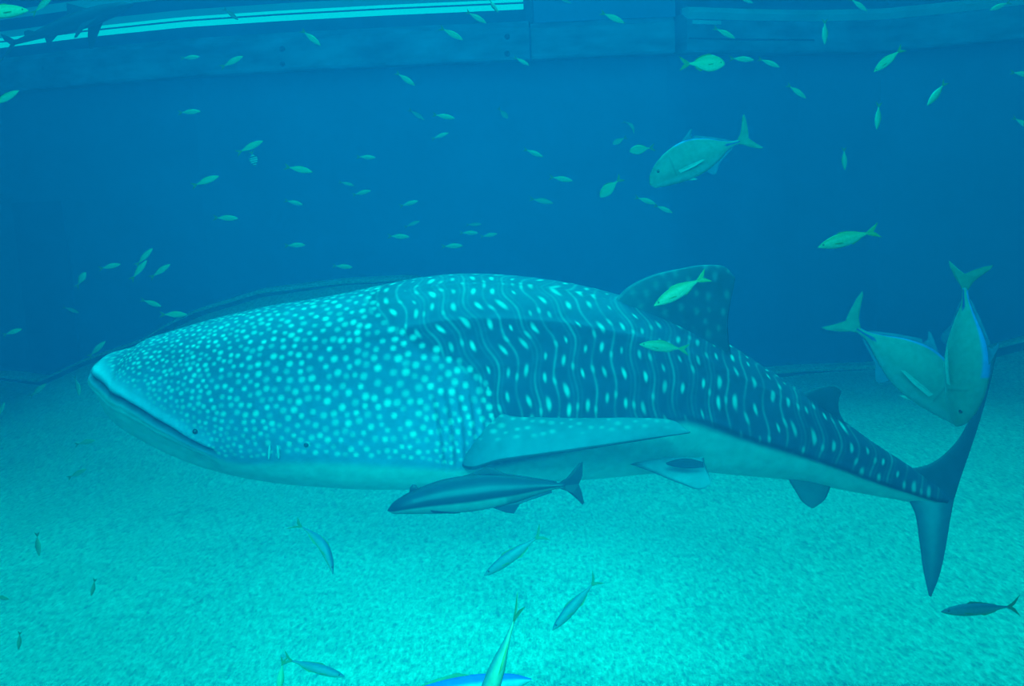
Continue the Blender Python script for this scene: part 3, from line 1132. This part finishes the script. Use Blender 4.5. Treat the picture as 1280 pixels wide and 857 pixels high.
cobia = dict(n=80, m=40, ped=-0.40,
             up=[(0.5, -0.030), (0.485, -0.012), (0.42, 0.030), (0.34, 0.060), (0.22, 0.090), (0.08, 0.100), (-0.02, 0.098), (-0.14, 0.075), (-0.28, 0.040), (-0.37, 0.018), (-0.40, 0.016)],
             lo=[(0.5, -0.036), (0.485, -0.048), (0.42, -0.060), (0.3, -0.072), (0.15, -0.082), (0.0, -0.078), (-0.14, -0.058), (-0.28, -0.028), (-0.37, -0.012), (-0.40, -0.012)],
             wd=[(0.5, 0.02), (0.45, 0.055), (0.34, 0.072), (0.1, 0.078), (-0.1, 0.058), (-0.3, 0.022), (-0.40, 0.012)],
             col=cobia_col, eye=(0.43, -0.012, 0.008),
             fins=[('tail_fin', [[(-0.37, 0.016), (-0.41, 0.035), (-0.45, 0.075), (-0.48, 0.105), (-0.5, 0.11), (-0.492, 0.04), (-0.47, 0.0), (-0.37, 0.0)][::-1],
                                 [(-0.37, 0.0), (-0.47, 0.0), (-0.48, -0.04), (-0.487, -0.095), (-0.478, -0.105), (-0.44, -0.06), (-0.40, -0.022), (-0.37, -0.012)]], 0.007, tuple(CB * 0.7)),
                   ('dorsal_fin', [[(0.385, 0.035), (0.378, 0.07), (0.362, 0.083), (0.345, 0.078), (0.335, 0.055)], [(0.12, 0.098), (0.06, 0.108), (-0.01, 0.130), (-0.05, 0.124), (-0.09, 0.095), (-0.25, 0.055), (-0.36, 0.026), (-0.36, 0.014), (-0.1, 0.08)]], 0.006, tuple(CB * 0.8)),
                   ('anal_fin', [[(-0.02, -0.072), (-0.09, -0.105), (-0.13, -0.115), (-0.125, -0.085), (-0.2, -0.058), (-0.33, -0.03), (-0.33, -0.015), (-0.1, -0.06)]], 0.006, tuple(CB))],
             side=[('pectoral_fin', [[(0.28, 0.070, -0.045), (0.18, 0.110, -0.060), (0.13, 0.12, -0.064), (0.16, 0.10, -0.068), (0.27, 0.070, -0.06)]], tuple(CB * 0.7))])

# mackerel-like scad near the sand: dark back, yellowish tail
mack = dict(slim)
mack.update(n=50, m=24, ped=-0.34,
            up=[(0.5, 0.0), (0.44, 0.030), (0.3, 0.062), (0.1, 0.078), (-0.12, 0.055), (-0.26, 0.022), (-0.34, 0.012)],
            lo=[(0.5, -0.008), (0.44, -0.032), (0.3, -0.065), (0.1, -0.078), (-0.12, -0.055), (-0.26, -0.020), (-0.34, -0.010)],
            wd=[(0.5, 0.01), (0.4, 0.04), (0.2, 0.060), (0.0, 0.052), (-0.2, 0.02), (-0.34, 0.008)],
            col=grad_col((0.02, 0.06, 0.10), (0.06, 0.11, 0.13), (0.14, 0.18, 0.10), 0.1))
mack['fins'] = [('tail_fin', [[(-0.32, 0.01), (-0.38, 0.04), (-0.5, 0.14), (-0.43, 0.03), (-0.39, 0.0), (-0.32, 0.0)],
                              [(-0.32, 0.0), (-0.39, 0.0), (-0.43, -0.03), (-0.49, -0.13), (-0.38, -0.04), (-0.32, -0.01)]], 0.005, (0.06, 0.09, 0.045)),
                ('dorsal_fin', [[(0.2, 0.07), (0.12, 0.10), (0.0, 0.085), (-0.18, 0.045), (-0.2, 0.03), (0.0, 0.06)]], 0.005, (0.06, 0.09, 0.05)),
                ('anal_fin', [[(0.02, -0.07), (-0.04, -0.09), (-0.18, -0.05), (-0.2, -0.03)]], 0.005, (0.12, 0.15, 0.06))]
mackbent = dict(mack)
mackbent['arch'] = -0.75
mackbent['bend'] = 0.5

# reef shark
RS = (0.012, 0.03, 0.045)
reef = dict(n=60, m=24, ped=-0.36,
            up=[(0.5, -0.004), (0.46, 0.016), (0.36, 0.042), (0.2, 0.062), (0.0, 0.058), (-0.18, 0.034), (-0.36, 0.016)],
            lo=[(0.5, -0.010), (0.44, -0.030), (0.34, -0.044), (0.2, -0.056), (0.0, -0.050), (-0.18, -0.028), (-0.36, -0.012)],
            wd=[(0.5, 0.01), (0.44, 0.045), (0.3, 0.062), (0.1, 0.062), (-0.1, 0.040), (-0.3, 0.015), (-0.36, 0.010)],
            col=grad_col(RS, RS, (0.03, 0.05, 0.07), 0.2), eye=(0.42, 0.006, 0.007),
            fins=[('tail_fin', [[(-0.34, 0.012), (-0.40, 0.07), (-0.43, 0.09), (-0.42, 0.04), (-0.385, -0.005), (-0.34, -0.004)],
                                [(-0.34, 0.004), (-0.39, 0.0), (-0.45, -0.055), (-0.50, -0.095), (-0.43, -0.06), (-0.36, -0.012)]], 0.006, RS),
                  ('dorsal_fin', [[(0.20, 0.058), (0.14, 0.10), (0.07, 0.145), (0.06, 0.12), (0.055, 0.085), (0.03, 0.055), (0.1, 0.05)]], 0.007, RS),
                  ('second_dorsal_fin', [[(-0.20, 0.03), (-0.24, 0.055), (-0.27, 0.055), (-0.28, 0.022), (-0.24, 0.02)]], 0.005, RS),
                  ('pelvic_fin', [[(-0.06, -0.042), (-0.12, -0.075), (-0.15, -0.085), (-0.15, -0.06), (-0.15, -0.03), (-0.1, -0.03)]], 0.006, RS)],
            side=[('pectoral_fin', [[(0.25, 0.050, -0.035), (0.17, 0.10, -0.09), (0.10, 0.13, -0.155), (0.08, 0.125, -0.15), (0.11, 0.08, -0.08), (0.14, 0.05, -0.04)]], RS)])

# blue-backed fish at the bottom edge
blue = dict(mack)
blue['col'] = grad_col((0.01, 0.05, 0.28), (0.09, 0.18, 0.21), (0.15, 0.2, 0.2), 0.35)
pale_mack = dict(mack)
pale_mack['col'] = grad_col((0.03, 0.07, 0.11), (0.05, 0.10, 0.12), (0.08, 0.13, 0.10), 0.6)

near = dict(slim)
near['col'] = grad_col((0.10, 0.125, 0.06), (0.13, 0.165, 0.10), (0.18, 0.21, 0.16))
SPECIES = dict(near=near, slim=slim, deep=deep, bent=bent, arched=arched, banded=banded, trevally=trevally, cobia=cobia, mack=mack,
               mackbent=mackbent, reef=reef, blue=blue, pale_mack=pale_mack)

# ---- the large fish
place_fish('trevally', 'trevally', (948, 168), (809, 222), 4.3, 'big silver trevally with swept tail swimming alone above the dorsal fin', 'trevally', up=(-0.25, -1))
place_fish('trevally', 'trevally', (1048, 392), (1206, 514), 4.6, 'dim green trevally heading steeply down right beside the upright one', 'trevally', up=(0.6, -1), yaw=-14, tilt=8)
place_fish('trevally', 'trevally', (1206, 324), (1206, 534), 4.0, 'upright trevally diving head down with a bright blue back stripe', 'trevally', up=(1, -0.05), tilt=68, yaw=0)
place_fish('cobia', 'cobia', (731, 604), (484, 629), 4.1, 'dark striped cobia swimming under the pectoral fin of the whale shark', 'cobia', up=(-0.1, -1))
place_fish('reef', 'reef_shark', (-6, 62), (166, 4), 9.5, 'grey reef shark silhouette crossing the lit window strip', 'shark', up=(-0.35, -1))
place_fish('mackbent', 'mackerel', (366, 650), (424, 710), 3.9, 'curved mackerel with yellow tail over sand below the shark mouth', 'mackerel', group=None, up=(0.8, -0.6))
place_fish('mack', 'mackerel', (352, 822), (431, 845), 3.6, 'dark backed mackerel near the bottom edge beside a blue backed fish', 'mackerel', up=(0.3, -1))
place_fish('pale_mack', 'mackerel', (682, 664), (605, 719), 4.2, 'pale mackerel pointing down left just below the dark cobia', 'mackerel', up=(-0.5, -1))
place_fish('pale_mack', 'mackerel', (750, 722), (690, 785), 4.2, 'pale mackerel pointing down left on brightest sand right of upright green fish', 'mackerel', up=(-0.5, -1), yaw=10)
place_fish('mack', 'mackerel', (1276, 757), (1176, 764), 3.9, 'mackerel with dark back and yellow belly just below the tail fin', 'mackerel', up=(0, -1))
place_fish('blue', 'mackerel', (430, 890), (664, 848), 3.1, 'large fish with bright blue back cut by the bottom edge', 'mackerel', up=(-0.1, -1), parts=('tail_fin', 'dorsal_fin'))
place_fish('pale_mack', 'mackerel', (652, 748), (590, 925), 2.5, 'green fish diving head down at bottom centre with its tail up', 'mackerel', up=(-1, -0.3), tilt=78)

# ---- the small yellow-green fish: kind, tail, head, depth (0: from its length), label, extras
SM = [
 ('near', (886, 343), (817, 382), 0, 'bright yellow-green fish in front of the dorsal fin, nose down left'),
 ('near', (862, 437), (799, 430), 0, 'olive fish crossing the shark flank just below the dorsal fin'),
 ('near', (1100, 287), (1022, 309), 0, 'bright yellow-green fish alone in blue water above the two paired trevallies'),
 ('deep', (784, 171), (766, 180), 0, 'small deep-bodied fish facing left, furthest left of the two round ones'),
 ('deep', (819, 184), (787, 189), 0, 'round deep-bodied fish facing left just before the trevally snout'),
 ('deep', (778, 221), (750, 246), 0, 'deep-bodied fish tail up, below and left of the trevally snout'),
 ('arched', (780, 149), (795, 165), 12.0, 'tiny curved fish hanging above the two round fish'),
 ('slim', (793, 246), (820, 255), 0, 'upper of two slim fish in line below the trevally snout'),
 ('slim', (817, 256), (841, 266), 0, 'lower of two slim fish in line below the trevally snout'),
 ('deep', (849, 80), (906, 79), 0, 'plump green fish heading right just under the beam joint'),
 ('slim', (911, 73), (943, 75), 0, 'slim fish level under the beam, between plump fish and tilted fish'),
 ('slim', (947, 73), (975, 84), 0, 'slim fish nose down right under the beam beside the level one'),
 ('slim', (983, 105), (1008, 123), 0, 'slim fish nose down right, on its own below the beam'),
 ('slim', (1130, 59), (1092, 90), 0, 'green fish under the beam, tail up right touching the beam edge'),
 ('slim', (1183, 101), (1159, 132), 0, 'green fish tail up, furthest right of the whole fish under the beam'),
 ('slim', (1099, 127), (1096, 162), 0, 'upright fish nose down below the fish that touches the beam'),
 ('slim', (1055, 183), (1056, 213), 0, 'faint upright fish in open water right of the trevally tail'),
 ('slim', (891, 34), (919, 48), 0, 'faint green fish in front of the beam beside its two bolt holes'),
 ('slim', (1031, 23), (1031, 56), 0, 'upright fish in front of the middle of the long beam'),
 ('slim', (1061, -3), (1084, 14), 0, 'fish nose down right crossing the pale sill of the window'),
 ('slim', (1264, 2), (1237, 13), 0, 'fish at the upper right corner in front of the pale sill'),
 ('slim', (922, -3), (942, 4), 0, 'sliver of fish at the top edge above the pale sill'),
 ('slim', (1262, 90), (1292, 95), 0, 'fish cut by the frame edge, upper of two at the right'),
 ('slim', (1265, 146), (1290, 161), 0, 'fish cut by the frame edge, lower of two at the right'),
 ('slim', (-42, 17), (36, 13), 0, 'large green fish at the upper left corner beside the reef shark tail'),
 ('slim', (39, 19), (67, -6), 0, 'slanted fish at the top edge above the reef shark back'),
 ('slim', (225, 73), (250, 71), 0, 'faint level fish in front of the beam, tail towards the reef shark'),
 ('slim', (275, 85), (304, 70), 0, 'bright fish nose up right in front of the beam under the lit strip'),
 ('slim', (376, 37), (401, 57), 0, 'faint fish nose down right in front of the beam between bolt hole pairs'),
 ('slim', (279, 10), (298, 25), 11.5, 'dark little fish against the bright bands of the lit window'),
 ('slim', (610, -3), (623, 16), 0, 'dark little fish against the end of the lit window'),
 ('slim', (582, 14), (608, 29), 0, 'dim fish crossing the lower frame of the lit window'),
 ('slim', (549, 34), (579, 50), 0, 'bright fish nose down right on the beam below the lit window end'),
 ('slim', (697, -3), (714, 4), 0, 'fish at the top edge before the plain pier'),
 ('slim', (750, 15), (781, 29), 0, 'bright fish nose down right in front of the plain pier'),
 ('slim', (642, 71), (662, 82), 0, 'fish at the lower edge of the beam below a bolt hole'),
 ('slim', (-14, 134), (24, 113), 0, 'green fish nose up right at the left frame edge under the beam'),
 ('slim', (222, 141), (251, 139), 0, 'level fish alone in blue water below the left part of the beam'),
 ('slim', (295, 192), (329, 176), 0, 'fish nose up right above the small banded fish'),
 ('slim', (239, 233), (274, 220), 0, 'fish nose up right, below and left of the small banded fish'),
 ('slim', (355, 208), (391, 215), 0, 'fish nose slightly down, level with and right of the banded fish'),
 ('slim', (355, 250), (379, 256), 0, 'faint small fish midway below the slightly nose-down fish'),
 ('slim', (266, 272), (298, 273), 0, 'level fish alone below the fish that points to the banded one'),
 ('slim', (494, 90), (519, 107), 0, 'faint fish nose down right just below the beam'),
 ('slim', (510, 136), (531, 150), 12.0, 'very faint fish beside the level pair in upper middle water'),
 ('slim', (540, 143), (569, 148), 0, 'upper of two fish stacked in upper middle water'),
 ('slim', (539, 174), (561, 166), 0, 'lower of two fish stacked in upper middle water, nose up right'),
 ('deep', (622, 134), (635, 148), 12.5, 'faint round fish hanging alone in upper middle water'),
 ('slim', (445, 196), (470, 197), 0, 'level fish topmost in the column of fish above the shark head'),
 ('slim', (423, 227), (443, 232), 0, 'upper of a close pair of fish pointing apart above the shark head'),
 ('slim', (440, 244), (464, 238), 0, 'lower of a close pair of fish pointing apart above the shark head'),
 ('slim', (499, 258), (523, 251), 0, 'fish nose up right over the faint small one above the shark back'),
 ('slim', (505, 284), (525, 276), 11.5, 'faint small fish just over a level one above the shark back'),
 ('slim', (484, 295), (512, 296), 0, 'level fish under a faint small one above the shark back'),
 ('slim', (654, 186), (679, 196), 0, 'fish nose down right at the top of the loose middle trio'),
 ('slim', (686, 221), (716, 226), 0, 'bright level fish in the middle of the loose trio'),
 ('slim', (661, 248), (692, 254), 11.0, 'faint fish at the bottom of the loose middle trio'),
 ('slim', (551, 308), (579, 307), 0, 'lowest of the tight cluster of four over the shark back'),
 ('slim', (582, 281), (602, 280), 12.0, 'faint topmost of the tight cluster of four over the shark back'),
 ('slim', (574, 291), (598, 291), 0, 'bright middle one of the tight cluster over the shark back'),
 ('slim', (600, 296), (622, 292), 0, 'one at the right end of the tight cluster over the shark back'),
 ('slim', (355, 307), (382, 306), 0, 'level fish alone above the sand bank behind the shark head'),
 ('slim', (415, 332), (441, 334), 0, 'level fish closest above the sand bank crest'),
 ('slim', (169, 333), (191, 310), 0, 'upper of two overlapping fish pointing steeply up'),
 ('slim', (163, 351), (184, 325), 0, 'lower of two overlapping fish pointing steeply up'),
 ('slim', (187, 348), (213, 330), 0, 'fish pointing up right beside the overlapping steep two'),
 ('slim', (123, 336), (151, 330), 0, 'nearly level fish left of the overlapping steep two'),
 ('deep', (95, 360), (107, 340), 0, 'stubby fish pointing up beside the dark wall panel'),
 ('slim', (175, 374), (202, 383), 0, 'upper of two fish above the shark snout, nose down right'),
 ('slim', (199, 393), (234, 393), 0, 'lower of two fish above the shark snout, level and bright'),
 ('slim', (78, 383), (99, 391), 12.5, 'very faint fish beside the foot of the dark wall panel'),
 ('slim', (3, 419), (28, 411), 0, 'faint fish low beside the left frame edge over the dark wall'),
 ('slim', (110, 447), (132, 426), 9.5, 'faint fish pointing up right just above the snout tip'),
 ('bent', (97, 468), (99, 495), 9.0, 'thin curved fish hanging just before the snout tip'),
 ('slim', (36, 497), (58, 479), 10.5, 'thin fish slanting over the far left edge of the sand'),
 ('slim', (-4, 525), (6, 502), 10.0, 'fish sliver at the left frame edge on the far sand'),
 ('slim', (93, 556), (119, 550), 7.8, 'pale thin fish over sand below the snout, upper of two'),
 ('slim', (84, 598), (108, 586), 7.0, 'pale thin fish over sand below the snout, lower of two'),
 ('slim', (46, 664), (49, 695), 6.2, 'faint thin upright fish over the sand at left'),
 ('slim', (119, 722), (114, 745), 5.4, 'dark short upright fish over the sand at lower left'),
 ('slim', (-10, 744), (12, 749), 5.4, 'fish at the left frame edge over near sand'),
 ('slim', (25, 788), (23, 812), 5.0, 'faint thin upright fish near the lower left corner'),
 ('bent', (351, 826), (349, 866), 4.5, 'thin upright olive fish at bottom edge touching a mackerel tail'),
]
for it in SM:
    kind, t_, h_, dep, lab = it[:5]
    Lp = math.hypot(t_[0] - h_[0], t_[1] - h_[1])
    if not dep:
        dep = min(11.8, max(2.6, 226.0 / Lp))
    steep = abs(t_[1] - h_[1]) > 1.2 * abs(t_[0] - h_[0])
    parts = None if Lp > 45 else (('tail_fin', 'dorsal_fin') if Lp > 22 else ('tail_fin',))
    up = None
    if steep:
        up = (1 if h_[0] <= t_[0] else -1, -0.4) if h_[1] > t_[1] else (-0.8, -0.4)
    place_fish(kind, 'small_fish', t_, h_, dep, lab, 'fish', 'small yellow-green fish scattered through the tank', up=up, parts=parts)
place_fish('banded', 'banded_fish', (314, 188), (319, 208), 7.0, 'small pale fish with dark bands under another fish above the shark head', 'fish', up=(1, -0.2), yaw=0)
